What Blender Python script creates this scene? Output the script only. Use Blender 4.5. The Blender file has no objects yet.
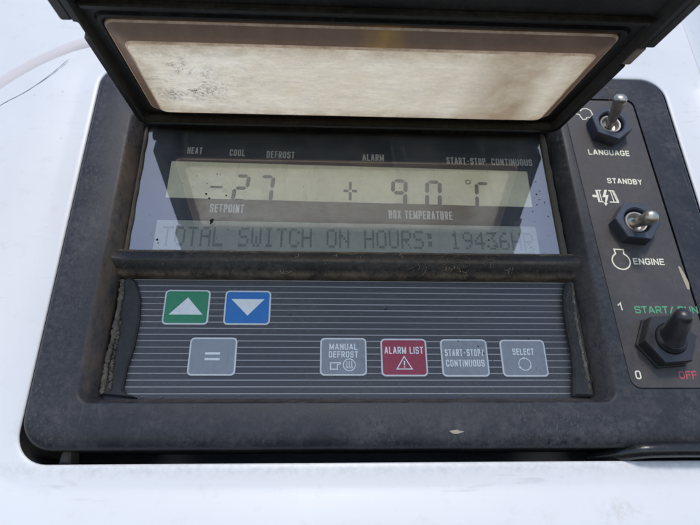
import bpy, bmesh, math, random
from mathutils import Matrix, Vector
random.seed(7)
R = math.radians
MM = 0.001
scene = bpy.context.scene
COL = scene.collection

# ------------------------------------------------------------------ camera, world, sun, exposure
# the panel stands tilted back: its face looks out (-Y) and up (+Z)
TILT = R(68)
ROOT = Matrix.Translation((0, 0, 1.5)) @ Matrix.Rotation(TILT, 4, 'X')
cam_data = bpy.data.cameras.new("camera")
cam = bpy.data.objects.new("camera", cam_data)
COL.objects.link(cam)
rot = Matrix(((0.99888744, -0.01000457, -0.04608456),
              (-0.00977872, 0.91205375, -0.40995406),
              (0.04613301, 0.40994861, 0.91094121))).to_4x4()
cam_local = Matrix.Translation(Vector((-8.613, -54.053, 175.032)) * MM) @ rot
cam.matrix_world = ROOT @ cam_local
cam_data.sensor_width = 36
cam_data.lens = 545 / 700 * 36
cam_data.clip_start = 0.005
cam_data.clip_end = 100
cam_data.dof.use_dof = True
cam_data.dof.focus_distance = 0.178
cam_data.dof.aperture_fstop = 20
scene.camera = cam

sun_local = Vector((0.03, 0.60, 0.77)).normalized()
sd = (ROOT.to_3x3() @ sun_local).normalized()
world = bpy.data.worlds.new("World")
scene.world = world
world.use_nodes = True
nt = world.node_tree
sky = nt.nodes.new("ShaderNodeTexSky")
sky.sky_type = 'NISHITA'
sky.sun_disc = False
sky.sun_elevation = math.asin(sd.z)
sky.sun_rotation = math.atan2(sd.x, sd.y)
sky.air_density = 1.0
sky.dust_density = 0.7
nt.links.new(sky.outputs[0], nt.nodes["Background"].inputs[0])
nt.nodes["Background"].inputs[1].default_value = 0.15

sun_data = bpy.data.lights.new("sun", 'SUN')
sun_data.energy = 1.4
sun_data.angle = R(11)
sun_data.color = (1.0, 0.95, 0.88)
sun = bpy.data.objects.new("sun", sun_data)
COL.objects.link(sun)
sun.rotation_euler = sd.to_track_quat('Z', 'Y').to_euler()

scene.view_settings.view_transform = 'Standard'
scene.view_settings.look = 'None'
scene.view_settings.exposure = 0.38
scene.view_settings.gamma = 1.0

# ------------------------------------------------------------------ materials
def newmat(name):
    m = bpy.data.materials.new(name)
    m.use_nodes = True
    return m, m.node_tree, m.node_tree.nodes["Principled BSDF"]

def nd(t, kind, **kw):
    n = t.nodes.new(kind)
    for k, v in kw.items():
        setattr(n, k, v)
    return n

def coords(t, scale=(1, 1, 1), rotz=0.0):
    tc = nd(t, "ShaderNodeTexCoord")
    mp = nd(t, "ShaderNodeMapping")
    mp.inputs["Scale"].default_value = scale
    mp.inputs["Rotation"].default_value = (0, 0, rotz)
    t.links.new(tc.outputs["Object"], mp.inputs[0])
    return mp.outputs[0]

def noise(t, vec, scale, detail=6, rough=0.6, dist=0.0):
    n = nd(t, "ShaderNodeTexNoise")
    n.inputs["Scale"].default_value = scale
    n.inputs["Detail"].default_value = detail
    n.inputs["Roughness"].default_value = rough
    n.inputs["Distortion"].default_value = dist
    t.links.new(vec, n.inputs["Vector"])
    return n.outputs["Fac"]

def ramp(t, fac, a, b, va=0.0, vb=1.0):
    r = nd(t, "ShaderNodeMapRange")
    r.inputs["From Min"].default_value = a
    r.inputs["From Max"].default_value = b
    r.inputs["To Min"].default_value = va
    r.inputs["To Max"].default_value = vb
    t.links.new(fac, r.inputs["Value"])
    return r.outputs[0]

def mth(t, op, a, b=None):
    n = nd(t, "ShaderNodeMath", operation=op)
    for i, x in enumerate((a, b)):
        if x is None:
            continue
        if isinstance(x, (int, float)):
            n.inputs[i].default_value = x
        else:
            t.links.new(x, n.inputs[i])
    return n.outputs[0]

def mix(t, fac, a, b):
    n = nd(t, "ShaderNodeMix", data_type='RGBA')
    if isinstance(fac, (int, float)):
        n.inputs["Factor"].default_value = fac
    else:
        t.links.new(fac, n.inputs["Factor"])
    for sock, x in (("A", a), ("B", b)):
        s = [i for i in n.inputs if i.name == sock and i.type == 'RGBA'][0]
        if isinstance(x, tuple):
            s.default_value = (*x, 1)
        else:
            t.links.new(x, s)
    return [o for o in n.outputs if o.type == 'RGBA'][0]

def bump(t, p, height, strength, dist):
    b = nd(t, "ShaderNodeBump")
    b.inputs["Strength"].default_value = strength
    b.inputs["Distance"].default_value = dist
    t.links.new(height, b.inputs["Height"])
    t.links.new(b.outputs[0], p.inputs["Normal"])

def bandmask(t, axis, lo0, lo1, hi0, hi1):
    """1 between lo1 and hi0 (mm), fading to 0 at lo0 and hi1, along an object axis."""
    tc = nd(t, "ShaderNodeTexCoord")
    sx = nd(t, "ShaderNodeSeparateXYZ")
    t.links.new(tc.outputs["Object"], sx.inputs[0])
    v = sx.outputs[axis]
    return mth(t, 'MULTIPLY', ramp(t, v, lo0 * MM, lo1 * MM), ramp(t, v, hi1 * MM, hi0 * MM))

def plastic(name, base, rough, dust=(0.20, 0.19, 0.18), dust_amt=0.35, grain=1.0, spec=0.5, scratch=0.5, dirt=None, dirtcol=(0.16, 0.11, 0.07)):
    """plastic with mottled dust, pale flecks, fine scratches and optional dirt bands (x and y limits in mm)"""
    m, t, p = newmat(name)
    v = coords(t)
    n1 = noise(t, v, 38, 9, 0.72, 0.3)
    n2 = noise(t, v, 520, 6, 0.75)
    n4 = noise(t, coords(t, (1.6, 0.7, 1), 0.15), 900, 4, 0.7)
    n3 = noise(t, coords(t, (420, 26, 200), 0.55), 2.6, 7, 0.6, 0.5)
    n5 = noise(t, coords(t, (30, 360, 200), -0.25), 2.6, 7, 0.6, 0.5)
    big = ramp(t, n1, 0.38, 0.66)
    dm = mth(t, 'MULTIPLY', big, ramp(t, n2, 0.36, 0.68))
    dm = mth(t, 'MULTIPLY', dm, dust_amt)
    fleck = mth(t, 'MULTIPLY', ramp(t, n4, 0.53, 0.63), ramp(t, noise(t, v, 22, 5, 0.65), 0.44, 0.66))
    fleck = mth(t, 'MULTIPLY', fleck, dust_amt * 0.9)
    sc = mth(t, 'MAXIMUM', ramp(t, n3, 0.61, 0.66), ramp(t, n5, 0.63, 0.68))
    sc = mth(t, 'MULTIPLY', sc, mth(t, 'MULTIPLY', ramp(t, noise(t, v, 60, 3), 0.42, 0.62), scratch * 0.55))
    wear = mth(t, 'MAXIMUM', mth(t, 'MAXIMUM', dm, fleck), sc)
    vor = nd(t, "ShaderNodeTexVoronoi")
    vor.inputs["Scale"].default_value = 520
    t.links.new(v, vor.inputs["Vector"])
    speck = mth(t, 'MULTIPLY', ramp(t, vor.outputs["Distance"], 0.14, 0.05), ramp(t, noise(t, v, 90, 2), 0.54, 0.60))
    wear = mth(t, 'MAXIMUM', wear, mth(t, 'MULTIPLY', speck, 0.8 * min(1.0, dust_amt * 2)))
    col = mix(t, wear, base, dust)
    if dirt:
        dirtmask = None
        for x0, x1, x2, x3, y0, y1, y2, y3, amt in dirt:
            b = mth(t, 'MULTIPLY', bandmask(t, 'X', x0, x1, x2, x3), bandmask(t, 'Y', y0, y1, y2, y3))
            b = mth(t, 'MULTIPLY', b, amt)
            dirtmask = b if dirtmask is None else mth(t, 'MAXIMUM', dirtmask, b)
        dirtmask = mth(t, 'MULTIPLY', dirtmask, ramp(t, noise(t, coords(t, (1, 0.35, 1)), 190, 7, 0.75), 0.34, 0.62))
        col = mix(t, dirtmask, col, dirtcol)
    t.links.new(col, p.inputs["Base Color"])
    rr = ramp(t, wear, 0.0, 0.4, rough, min(0.95, rough + 0.25))
    t.links.new(rr, p.inputs["Roughness"])
    p.inputs["Specular IOR Level"].default_value = spec
    bump(t, p, noise(t, v, 1300, 3, 0.6), 0.25 * grain, 0.00015)
    return m

M = {}
M['bezel'] = plastic("black_weathered_plastic", (0.015, 0.0165, 0.024), 0.44, (0.16, 0.155, 0.16), 0.55, spec=0.38,
                     dirt=[(-82.2, -80.8, -77, -76, -24, -20, 60, 82, 0.6), (77, 78, 81, 83, -24, -20, 10, 30, 0.35), (-80, -70, 70, 80, -25.2, -24.4, -23, -22, 0.7)])
M['bar'] = plastic("black_bar_plastic", (0.018, 0.017, 0.018), 0.36, (0.17, 0.14, 0.115), 0.5,
                   dirt=[(-90, -80, 80, 90, 25.6, 26.6, 28, 30, 0.9), (-90, -80, 80, 90, 15, 16.5, 18.4, 19.8, 0.7), (-70, -20, 70, 80, 21.8, 22.4, 22.8, 23.6, 0.4)], dirtcol=(0.26, 0.19, 0.13))
M['plate'] = plastic("switch_plate_plastic", (0.048, 0.042, 0.043), 0.5, (0.17, 0.145, 0.135), 0.5)
M['lid'] = plastic("black_lid_plastic", (0.009, 0.0085, 0.009), 0.42, (0.11, 0.095, 0.08), 0.55, scratch=1.3)
M['rubber'] = plastic("black_rubber", (0.022, 0.022, 0.024), 0.6, (0.16, 0.14, 0.12), 0.4)
M['boot'] = plastic("black_rubber_boot", (0.024, 0.024, 0.028), 0.33, (0.12, 0.11, 0.10), 0.2)
M['gasket'] = plastic("worn_gasket", (0.09, 0.078, 0.065), 0.8, (0.22, 0.19, 0.15), 0.6)
M['crumbly'] = plastic("crumbled_rubber", (0.075, 0.062, 0.05), 0.8, (0.38, 0.32, 0.25), 1.2, grain=4)
M['nut'] = plastic("blue_black_nut", (0.045, 0.053, 0.078), 0.33, (0.16, 0.16, 0.17), 0.3)
M['gloss'] = plastic("glossy_black", (0.012, 0.012, 0.014), 0.22, (0.08, 0.08, 0.09), 0.25)
M['keypad'] = plastic("keypad_membrane", (0.064, 0.064, 0.072), 0.5, (0.22, 0.205, 0.19), 0.42, grain=0.6)
M['stripe'] = plastic("keypad_stripe", (0.46, 0.45, 0.45), 0.5, (0.16, 0.15, 0.15), 0.7, grain=0.3)
M['border'] = plastic("button_border", (0.82, 0.83, 0.83), 0.45, (0.45, 0.43, 0.42), 0.35, grain=0.3)
M['green'] = plastic("button_green", (0.02, 0.27, 0.12), 0.45, (0.2, 0.26, 0.22), 0.35, grain=0.3)
M['blue'] = plastic("button_blue", (0.015, 0.19, 0.56), 0.45, (0.2, 0.25, 0.32), 0.35, grain=0.3)
M['red'] = plastic("button_red", (0.40, 0.035, 0.075), 0.45, (0.38, 0.22, 0.24), 0.35, grain=0.3)
M['grey'] = plastic("button_grey", (0.33, 0.345, 0.375), 0.42, (0.2, 0.19, 0.19), 0.6, grain=0.3)
M['cream'] = plastic("cream_print", (0.84, 0.80, 0.63), 0.5, (0.3, 0.28, 0.24), 0.4, grain=0.2)
M['white'] = plastic("white_print", (0.93, 0.93, 0.92), 0.5, (0.5, 0.5, 0.49), 0.35, grain=0.2)
M['greenprint'] = plastic("green_print", (0.08, 0.36, 0.18), 0.5, (0.1, 0.12, 0.1), 0.3, grain=0.2)
M['redprint'] = plastic("red_print", (0.50, 0.07, 0.09), 0.5, (0.2, 0.1, 0.1), 0.3, grain=0.2)
M['chip'] = plastic("bare_chip", (0.42, 0.36, 0.27), 0.7, (0.3, 0.25, 0.2), 0.5)
M['tape'] = plastic("old_tape", (0.50, 0.42, 0.34), 0.75, (0.25, 0.2, 0.16), 0.6)
M['mask'] = plastic("display_mask_print", (0.026, 0.040, 0.066), 0.5, (0.06, 0.06, 0.06), 0.2, grain=0.2)
M['gap_shade'] = plastic("painted_gap_shade", (0.012, 0.012, 0.013), 0.8, (0.05, 0.05, 0.05), 0.3)

# LCD
m, t, p = newmat("lcd_reflector")
v = coords(t)
t.links.new(mix(t, ramp(t, noise(t, v, 60, 5), 0.3, 0.7), (0.76, 0.765, 0.57), (0.84, 0.835, 0.64)), p.inputs["Base Color"])
p.inputs["Roughness"].default_value = 0.45
p.inputs["Emission Color"].default_value = (0.78, 0.80, 0.64, 1)      # added glow standing in for light reaching the screen through the lid window
p.inputs["Emission Strength"].default_value = 0.075
M['lcd'] = m
m, t, p = newmat("lcd_dim_reflector")
t.links.new(mix(t, ramp(t, noise(t, coords(t), 60, 5), 0.3, 0.7), (0.44, 0.48, 0.44), (0.52, 0.555, 0.50)), p.inputs["Base Color"])
p.inputs["Roughness"].default_value = 0.45
p.inputs["Emission Color"].default_value = (0.70, 0.80, 0.74, 1)
p.inputs["Emission Strength"].default_value = 0.03  # faint glow added here too, to brighten the lower screen
M['lcddim'] = m
m, t, p = newmat("lcd_segment")
p.inputs["Base Color"].default_value = (0.05, 0.065, 0.08, 1)
p.inputs["Roughness"].default_value = 0.5
M['seg'] = m
m, t, p = newmat("lcd_dot")
p.inputs["Base Color"].default_value = (0.26, 0.29, 0.26, 1)
p.inputs["Roughness"].default_value = 0.5
M['dot'] = m

# cover glass: clear sheet with a strong mirror reflection and a film of dust, thickened as a painted haze of sky reflection
m, t, p = newmat("cover_glass")
out = [n for n in t.nodes if n.type == 'OUTPUT_MATERIAL'][0]
t.nodes.remove(p)
tr = nd(t, "ShaderNodeBsdfTransparent")
gl = nd(t, "ShaderNodeBsdfGlossy")
gl.inputs["Roughness"].default_value = 0.025
df = nd(t, "ShaderNodeBsdfDiffuse")
df.inputs["Color"].default_value = (0.46, 0.47, 0.50, 1)
fr = nd(t, "ShaderNodeFresnel")
fr.inputs["IOR"].default_value = 3.4
v = coords(t)
dust_haze = mth(t, 'ADD', mth(t, 'MULTIPLY', ramp(t, noise(t, v, 55, 7, 0.7), 0.25, 0.75), 0.15),
            mth(t, 'MULTIPLY', ramp(t, noise(t, v, 900, 3, 0.7), 0.62, 0.75), 0.16))
dust_haze = mth(t, 'ADD', dust_haze, mth(t, 'MULTIPLY', ramp(t, noise(t, coords(t, (1.0, 0.22, 1), 0.5), 140, 6, 0.7, 0.8), 0.52, 0.70), 0.10))
m1 = nd(t, "ShaderNodeMixShader")
m2 = nd(t, "ShaderNodeMixShader")
t.links.new(dust_haze, m1.inputs[0])
t.links.new(tr.outputs[0], m1.inputs[1])
t.links.new(df.outputs[0], m1.inputs[2])
geo = nd(t, "ShaderNodeNewGeometry")
front = mth(t, 'SUBTRACT', 1.0, geo.outputs["Backfacing"])
t.links.new(mth(t, 'MULTIPLY', fr.outputs[0], front), m2.inputs[0])
t.links.new(m1.outputs[0], m2.inputs[1])
t.links.new(gl.outputs[0], m2.inputs[2])
t.links.new(m2.outputs[0], out.inputs[0])
M['glass'] = m

# milky lid window: aged translucent plastic
m, t, p = newmat("milky_window")
out = [n for n in t.nodes if n.type == 'OUTPUT_MATERIAL'][0]
v = coords(t)
vs = coords(t, (0.35, 1.6, 1.0))
blot = mth(t, 'ADD', mth(t, 'MULTIPLY', ramp(t, noise(t, v, 24, 8, 0.7, 0.5), 0.38, 0.62), 0.42), mth(t, 'MULTIPLY', ramp(t, noise(t, vs, 230, 7, 0.8), 0.38, 0.64), 0.40))
fine = ramp(t, noise(t, vs, 620, 7, 0.85), 0.38, 0.62)
c = mix(t, blot, (0.97, 0.91, 0.72), (0.72, 0.60, 0.39))
tc_ = nd(t, "ShaderNodeTexCoord")
sx_ = nd(t, "ShaderNodeSeparateXYZ")
t.links.new(tc_.outputs["Object"], sx_.inputs[0])
c = mix(t, mth(t, 'MULTIPLY', ramp(t, sx_.outputs['X'], -0.045, 0.06), 0.55), c, (0.66, 0.55, 0.36))
c = mix(t, mth(t, 'MULTIPLY', fine, 0.5), c, (0.52, 0.45, 0.35))
c = mix(t, mth(t, 'MULTIPLY', bandmask(t, 'X', 34, 50, 57, 64), mth(t, 'MULTIPLY', ramp(t, noise(t, v, 40, 5), 0.25, 0.55), 0.9)), c, (0.36, 0.26, 0.15))
grime = mth(t, 'MULTIPLY', ramp(t, noise(t, coords(t, (0.6, 1.5, 1.2)), 70, 9, 0.8, 0.8), 0.49, 0.60), ramp(t, noise(t, v, 900, 5, 0.8), 0.44, 0.58))
lf = mth(t, 'MULTIPLY', bandmask(t, 'X', -67, -60, -51, -40), bandmask(t, 'Z', 24, 33, 44, 54))
grime = mth(t, 'MULTIPLY', grime, mth(t, 'ADD', mth(t, 'MULTIPLY', lf, 0.95), 0.13))
edge = mth(t, 'SUBTRACT', 1.0, mth(t, 'MULTIPLY', bandmask(t, 'Z', 19, 25, 50, 57), bandmask(t, 'X', -67, -60, 64, 71)))
edge = mth(t, 'MULTIPLY', edge, ramp(t, noise(t, v, 110, 7, 0.75), 0.32, 0.62))
c = mix(t, mth(t, 'MULTIPLY', edge, 0.8), c, (0.36, 0.26, 0.15))
c = mix(t, mth(t, 'MULTIPLY', grime, 0.95), c, (0.07, 0.055, 0.04))
t.links.new(c, p.inputs["Base Color"])
p.inputs["Roughness"].default_value = 0.35
tl = nd(t, "ShaderNodeBsdfTranslucent")
t.links.new(c, tl.inputs["Color"])
mx = nd(t, "ShaderNodeMixShader")
mx.inputs[0].default_value = 0.88
t.links.new(p.outputs[0], mx.inputs[1])
t.links.new(tl.outputs[0], mx.inputs[2])
t.links.new(mx.outputs[0], out.inputs[0])
M['window'] = m
m, t, p = newmat("window_bevel")
v = coords(t)
c = mix(t, ramp(t, noise(t, v, 120, 7, 0.7), 0.35, 0.7), (0.25, 0.155, 0.10), (0.34, 0.22, 0.14))
st = mth(t, 'MULTIPLY', mth(t, 'MULTIPLY', bandmask(t, 'X', 0, 7, 8, 15), ramp(t, noise(t, v, 90, 5, 0.7), 0.3, 0.55)), 0.8)
c = mix(t, st, c, (0.62, 0.36, 0.09))
t.links.new(c, p.inputs["Base Color"])
p.inputs["Roughness"].default_value = 0.4
tl = nd(t, "ShaderNodeBsdfTranslucent")
lk = p.inputs["Base Color"].links[0].from_socket
t.links.new(lk, tl.inputs["Color"])
mx = nd(t, "ShaderNodeMixShader")
mx.inputs[0].default_value = 0.3
t.links.new(p.outputs[0], mx.inputs[1])
t.links.new(tl.outputs[0], mx.inputs[2])
t.links.new(mx.outputs[0], [n_ for n_ in t.nodes if n_.type == 'OUTPUT_MATERIAL'][0].inputs[0])
M['winbevel'] = m
m, t, p = newmat("window_edge")
v = coords(t)
t.links.new(mix(t, ramp(t, noise(t, v, 160, 7, 0.8), 0.35, 0.65), (0.82, 0.62, 0.42), (0.42, 0.29, 0.18)), p.inputs["Base Color"])  # pale cream colour paints highlights along the bevel rims
p.inputs["Roughness"].default_value = 0.4
tl = nd(t, "ShaderNodeBsdfTranslucent")
lk = p.inputs["Base Color"].links[0].from_socket
t.links.new(lk, tl.inputs["Color"])
mx = nd(t, "ShaderNodeMixShader")
mx.inputs[0].default_value = 0.5
t.links.new(p.outputs[0], mx.inputs[1])
t.links.new(tl.outputs[0], mx.inputs[2])
t.links.new(mx.outputs[0], [n_ for n_ in t.nodes if n_.type == 'OUTPUT_MATERIAL'][0].inputs[0])
M['winedge'] = m

# metal lever
m, t, p = newmat("worn_nickel")
v = coords(t)
t.links.new(mix(t, ramp(t, noise(t, v, 500, 6, 0.7), 0.35, 0.7), (0.55, 0.51, 0.46), (0.30, 0.26, 0.22)), p.inputs["Base Color"])
p.inputs["Metallic"].default_value = 0.9
p.inputs["Roughness"].default_value = 0.38
M['metal'] = m
m, t, p = newmat("pale_bushing")
t.links.new(mix(t, noise(t, coords(t), 700, 5), (0.34, 0.32, 0.29), (0.55, 0.52, 0.47)), p.inputs["Base Color"])
p.inputs["Metallic"].default_value = 0.6
p.inputs["Roughness"].default_value = 0.4
M['bushing'] = m

# white housing paint
m, t, p = newmat("white_paint")
v = coords(t)
n1 = noise(t, v, 14, 6, 0.6)
n2 = noise(t, v, 170, 6, 0.7)
c = mix(t, ramp(t, n1, 0.35, 0.75), (0.76, 0.765, 0.78), (0.715, 0.715, 0.725))
vor = nd(t, "ShaderNodeTexVoronoi")
vor.inputs["Scale"].default_value = 130
t.links.new(v, vor.inputs["Vector"])
sp = mth(t, 'MULTIPLY', ramp(t, vor.outputs["Distance"], 0.07, 0.02), ramp(t, noise(t, v, 40, 2), 0.54, 0.60))
c = mix(t, mth(t, 'MULTIPLY', sp, 0.55), c, (0.30, 0.25, 0.21))
c = mix(t, mth(t, 'MULTIPLY', ramp(t, n2, 0.56, 0.76), 0.22), c, (0.50, 0.45, 0.40))
lip = mth(t, 'MULTIPLY', bandmask(t, 'Y', -47, -43.5, -42.0, -41), bandmask(t, 'X', -110, -95, 125, 140))
c = mix(t, mth(t, 'MULTIPLY', mth(t, 'MULTIPLY', lip, ramp(t, noise(t, v, 420, 7, 0.75), 0.42, 0.66)), 0.3), c, (0.33, 0.30, 0.27))
st = mth(t, 'MULTIPLY', bandmask(t, 'X', 68, 76, 80, 92), bandmask(t, 'Y', -62, -57, -55, -51))
c = mix(t, mth(t, 'MULTIPLY', mth(t, 'MULTIPLY', st, ramp(t, noise(t, v, 240, 7, 0.8), 0.48, 0.62)), 0.3), c, (0.46, 0.38, 0.29))
lng = ramp(t, noise(t, coords(t, (9, 60, 30), 0.35), 2.4, 8, 0.65, 0.6), 0.63, 0.68)
c = mix(t, mth(t, 'MULTIPLY', lng, 0.28), c, (0.45, 0.43, 0.42))
t.links.new(c, p.inputs["Base Color"])
p.inputs["Roughness"].default_value = 0.38
bump(t, p, noise(t, v, 260, 3), 0.06, 0.0003)
M['paint'] = m
m, t, p = newmat("seam_sealant")
t.links.new(mix(t, noise(t, coords(t), 90, 5), (0.62, 0.575, 0.58), (0.70, 0.65, 0.65)), p.inputs["Base Color"])
p.inputs["Roughness"].default_value = 0.6
M['sealant'] = m
m, t, p = newmat("hairline_scratch")
p.inputs["Base Color"].default_value = (0.38, 0.38, 0.40, 1)
M['scratchline'] = m
m, t, p = newmat("dry_fibre")
t.links.new(mix(t, noise(t, coords(t), 400, 3), (0.22, 0.15, 0.09), (0.44, 0.34, 0.24)), p.inputs["Base Color"])
p.inputs["Roughness"].default_value = 0.8
M['fibre'] = m
m, t, p = newmat("dark_dirt")
p.inputs["Base Color"].default_value = (0.02, 0.016, 0.013, 1)
p.inputs["Roughness"].default_value = 0.9
M['dirt'] = m

# ------------------------------------------------------------------ mesh helpers (millimetres)
class MB:
    def __init__(self):
        self.v, self.f, self.mi = [], [], []

    def add(self, vs, fs, mi=0):
        o = len(self.v)
        self.v += [tuple(p) for p in vs]
        for f in fs:
            self.f.append([i + o for i in f])
            self.mi.append(mi)

    def loft(self, rings, mi=0, cap0=False, cap1=False, closed=True, mis=None):
        n = len(rings[0])
        vs = [p for r in rings for p in r]
        o = len(self.v)
        self.v += [tuple(p) for p in vs]
        for k in range(len(rings) - 1):
            for i in range(n if closed else n - 1):
                j = (i + 1) % n
                self.f.append([o + k * n + i, o + k * n + j, o + (k + 1) * n + j, o + (k + 1) * n + i])
                self.mi.append(mis[k] if mis else mi)
        if cap0:
            self.f.append([o + i for i in range(n)][::-1]); self.mi.append(mis[0] if mis else mi)
        if cap1:
            self.f.append([o + (len(rings) - 1) * n + i for i in range(n)]); self.mi.append(mis[-1] if mis else mi)

    def sheet(self, pts, z, mi=0):
        self.add([(x, y, z) for x, y in pts], [list(range(len(pts)))], mi)

    def prism(self, pts, z0, z1, bev=0.0, mi=0):
        if bev:
            self.loft([[(x, y, z0) for x, y in pts], [(x, y, z1 - bev) for x, y in pts],
                       [(x, y, z1) for x, y in inset(pts, bev)]], mi, True, True)
        else:
            self.loft([[(x, y, z0) for x, y in pts], [(x, y, z1) for x, y in pts]], mi, True, True)

    def tube(self, pts, r, n=8, mi=0, cap=True):
        pts = [Vector(p) for p in pts]
        rs = r if isinstance(r, (list, tuple)) else [r] * len(pts)
        rings = []
        ref = Vector((0.31, 0.57, 0.76))
        for i, p in enumerate(pts):
            d = (pts[min(i + 1, len(pts) - 1)] - pts[max(i - 1, 0)]).normalized()
            a = d.cross(ref).normalized()
            b = d.cross(a).normalized()
            rings.append([p + (a * math.cos(2 * math.pi * k / n) + b * math.sin(2 * math.pi * k / n)) * rs[i] for k in range(n)])
        self.loft(rings, mi, cap, cap)

    def lathe(self, base, axis, prof, n=32, mi=0, mis=None):
        axis = Vector(axis).normalized()
        a = axis.cross(Vector((0.3, 0.9, 0.1))).normalized()
        b = axis.cross(a).normalized()
        base = Vector(base)
        rings = [[base + axis * h + (a * math.cos(2 * math.pi * k / n) + b * math.sin(2 * math.pi * k / n)) * max(r, 1e-3)
                  for k in range(n)] for r, h in prof]
        self.loft(rings, mi, False, True, mis=mis)

    def line(self, pts, w, z, mi=0, closed=False, mat=None):
        """flat printed stroke of width w along a polyline"""
        P = [Vector((x, y)) for x, y in pts]
        n = len(P)
        L, Rr = [], []
        for i in range(n):
            if closed:
                p0, p1 = P[i - 1], P[(i + 1) % n]
            else:
                p0, p1 = P[max(i - 1, 0)], P[min(i + 1, n - 1)]
            d1 = (P[i] - p0); d2 = (p1 - P[i])
            d1 = d1.normalized() if d1.length > 1e-9 else d2.normalized()
            d2 = d2.normalized() if d2.length > 1e-9 else d1
            n1 = Vector((-d1.y, d1.x)); n2 = Vector((-d2.y, d2.x))
            m_ = (n1 + n2)
            m_ = m_.normalized() if m_.length > 1e-6 else n1
            k = w / 2 / max(0.4, m_.dot(n1))
            L.append(P[i] + m_ * k); Rr.append(P[i] - m_ * k)
        vs = [(p.x, p.y, z) for p in L] + [(p.x, p.y, z) for p in Rr]
        fs = []
        for i in range(n if closed else n - 1):
            j = (i + 1) % n
            fs.append([i, n + i, n + j, j])
        self.add(vs, fs, mi)

    def text(self, s, x0, y0, w, h, z, mi=0, bold=0.0, shear=0.0, rotz=0.0):
        """lettering fitted to a box of w by h whose lower left corner is x0, y0"""
        cu = bpy.data.curves.new("lettering", 'FONT')
        cu.body = s
        cu.size = 1.0
        cu.offset = bold
        cu.shear = shear
        cu.resolution_u = 3
        o = bpy.data.objects.new("lettering", cu)
        COL.objects.link(o)
        dg = bpy.context.evaluated_depsgraph_get()
        me = bpy.data.meshes.new_from_object(o.evaluated_get(dg))
        vs = [v_.co.copy() for v_ in me.vertices]
        fs = [list(p_.vertices) for p_ in me.polygons]
        bpy.data.objects.remove(o)
        bpy.data.curves.remove(cu)
        bpy.data.meshes.remove(me)
        ax = min(q.x for q in vs); bx = max(q.x for q in vs)
        ay = min(q.y for q in vs); by = max(q.y for q in vs)
        kx = w / (bx - ax); ky = h / (by - ay)
        cr, sr = math.cos(rotz), math.sin(rotz)
        res = []
        for q in vs:
            x = (q.x - ax) * kx; y = (q.y - ay) * ky
            res.append((x0 + x * cr - y * sr, y0 + x * sr + y * cr, z))
        self.add(res, fs, mi)

    def caps(self, s, x0, y0, w, h, z, mi=0, st=0.4, rotz=0.0, widths=None):
        """condensed sign-writer's capitals drawn as strokes of width st, filling a box w by h"""
        gap = st * 0.8
        ws = {'I': 0.0, 'M': 1.35, 'W': 1.4, ' ': 0.25, '-': 0.8, '/': 0.8, 'L': .85, 'E': .85, 'F': .85, 'T': .95, 'A': 1.1}
        tot = sum(ws.get(c, 1.0) for c in s)
        unit = (w - gap * (len(s) - 1) - st * len(s)) / tot
        start = len(self.v)
        x = 0.0
        H = h - st
        zi = z
        for c in s:
            W = ws.get(c, 1.0) * unit
            r = min(W, H) * 0.42
            def F(pts, rad=None):
                return round_path(pts, r if rad is None else rad)
            m_ = 0.52 * H
            G = {
             'O': [(F([(0, 0), (W, 0), (W, H), (0, H)] + [(0, 0)]) if False else rr(0, W, 0, H, r, 5), True)],
             '0': [(rr(0, W, 0, H, r, 5), True)],
             'C': [(F([(W, H * .7), (W, H), (0, H), (0, 0), (W, 0), (W, H * .3)]), False)],
             'G': [(F([(W, H * .72), (W, H), (0, H), (0, 0), (W, 0), (W, m_)]), False), ([(W, H * .46), (W * .55, H * .46)], False)],
             'S': [(F([(W, H * .72), (W, H), (0, H), (0, m_), (W, m_), (W, 0), (0, 0), (0, H * .28)], min(r, H * .2)), False)],
             'D': [([(0, 0), (0, H)] + F([(0, H), (W, H), (W, 0), (0, 0)])[1:], True)],
             'P': [([(0, 0), (0, H)] + F([(0, H), (W, H), (W, H * .45), (0, H * .45)], min(r, H * .2))[1:], False)],
             'R': [([(0, 0), (0, H)] + F([(0, H), (W, H), (W, H * .47), (0, H * .47)], min(r, H * .2))[1:], False), ([(W * .5, H * .47), (W, 0)], False)],
             'B': [([(0, 0), (0, H)] + F([(0, H), (W * .95, H), (W * .95, m_), (0, m_)], min(r, H * .2))[1:], False), (F([(0, m_), (W, m_), (W, 0), (0, 0)], min(r, H * .2)), False)],
             'U': [(F([(0, H), (0, 0), (W, 0), (W, H)]), False)],
             'A': [([(0, 0), (W * .42, H), (W * .58, H), (W, 0)], False), ([(W * .16, H * .28), (W * .84, H * .28)], False)],
             'M': [([(0, 0), (0, H)], False), ([(0, H), (W / 2, H * .12), (W, H)], False), ([(W, H), (W, 0)], False)],
             'N': [([(0, 0), (0, H)], False), ([(0, H), (W, 0)], False), ([(W, 0), (W, H)], False)],
             'E': [([(W, H), (0, H), (0, 0), (W, 0)], False), ([(0, m_), (W * .88, m_)], False)],
             'F': [([(W, H), (0, H), (0, 0)], False), ([(0, m_), (W * .88, m_)], False)],
             'H': [([(0, 0), (0, H)], False), ([(W, 0), (W, H)], False), ([(0, m_), (W, m_)], False)],
             'I': [([(0, -st / 2), (0, H + st / 2)], False)],
             'L': [([(0, H), (0, 0), (W, 0)], False)],
             'T': [([(0, H), (W, H)], False), ([(W / 2, H), (W / 2, 0)], False)],
             'X': [([(0, 0), (W, H)], False), ([(0, H), (W, 0)], False)],
             'Y': [([(0, H), (W / 2, m_), (W, H)], False), ([(W / 2, m_), (W / 2, 0)], False)],
             '-': [([(0, m_ * .9), (W, m_ * .9)], False)],
             '/': [([(0, -st * .4), (W, H + st * .4)], False)],
            }.get(c, [])
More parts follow.
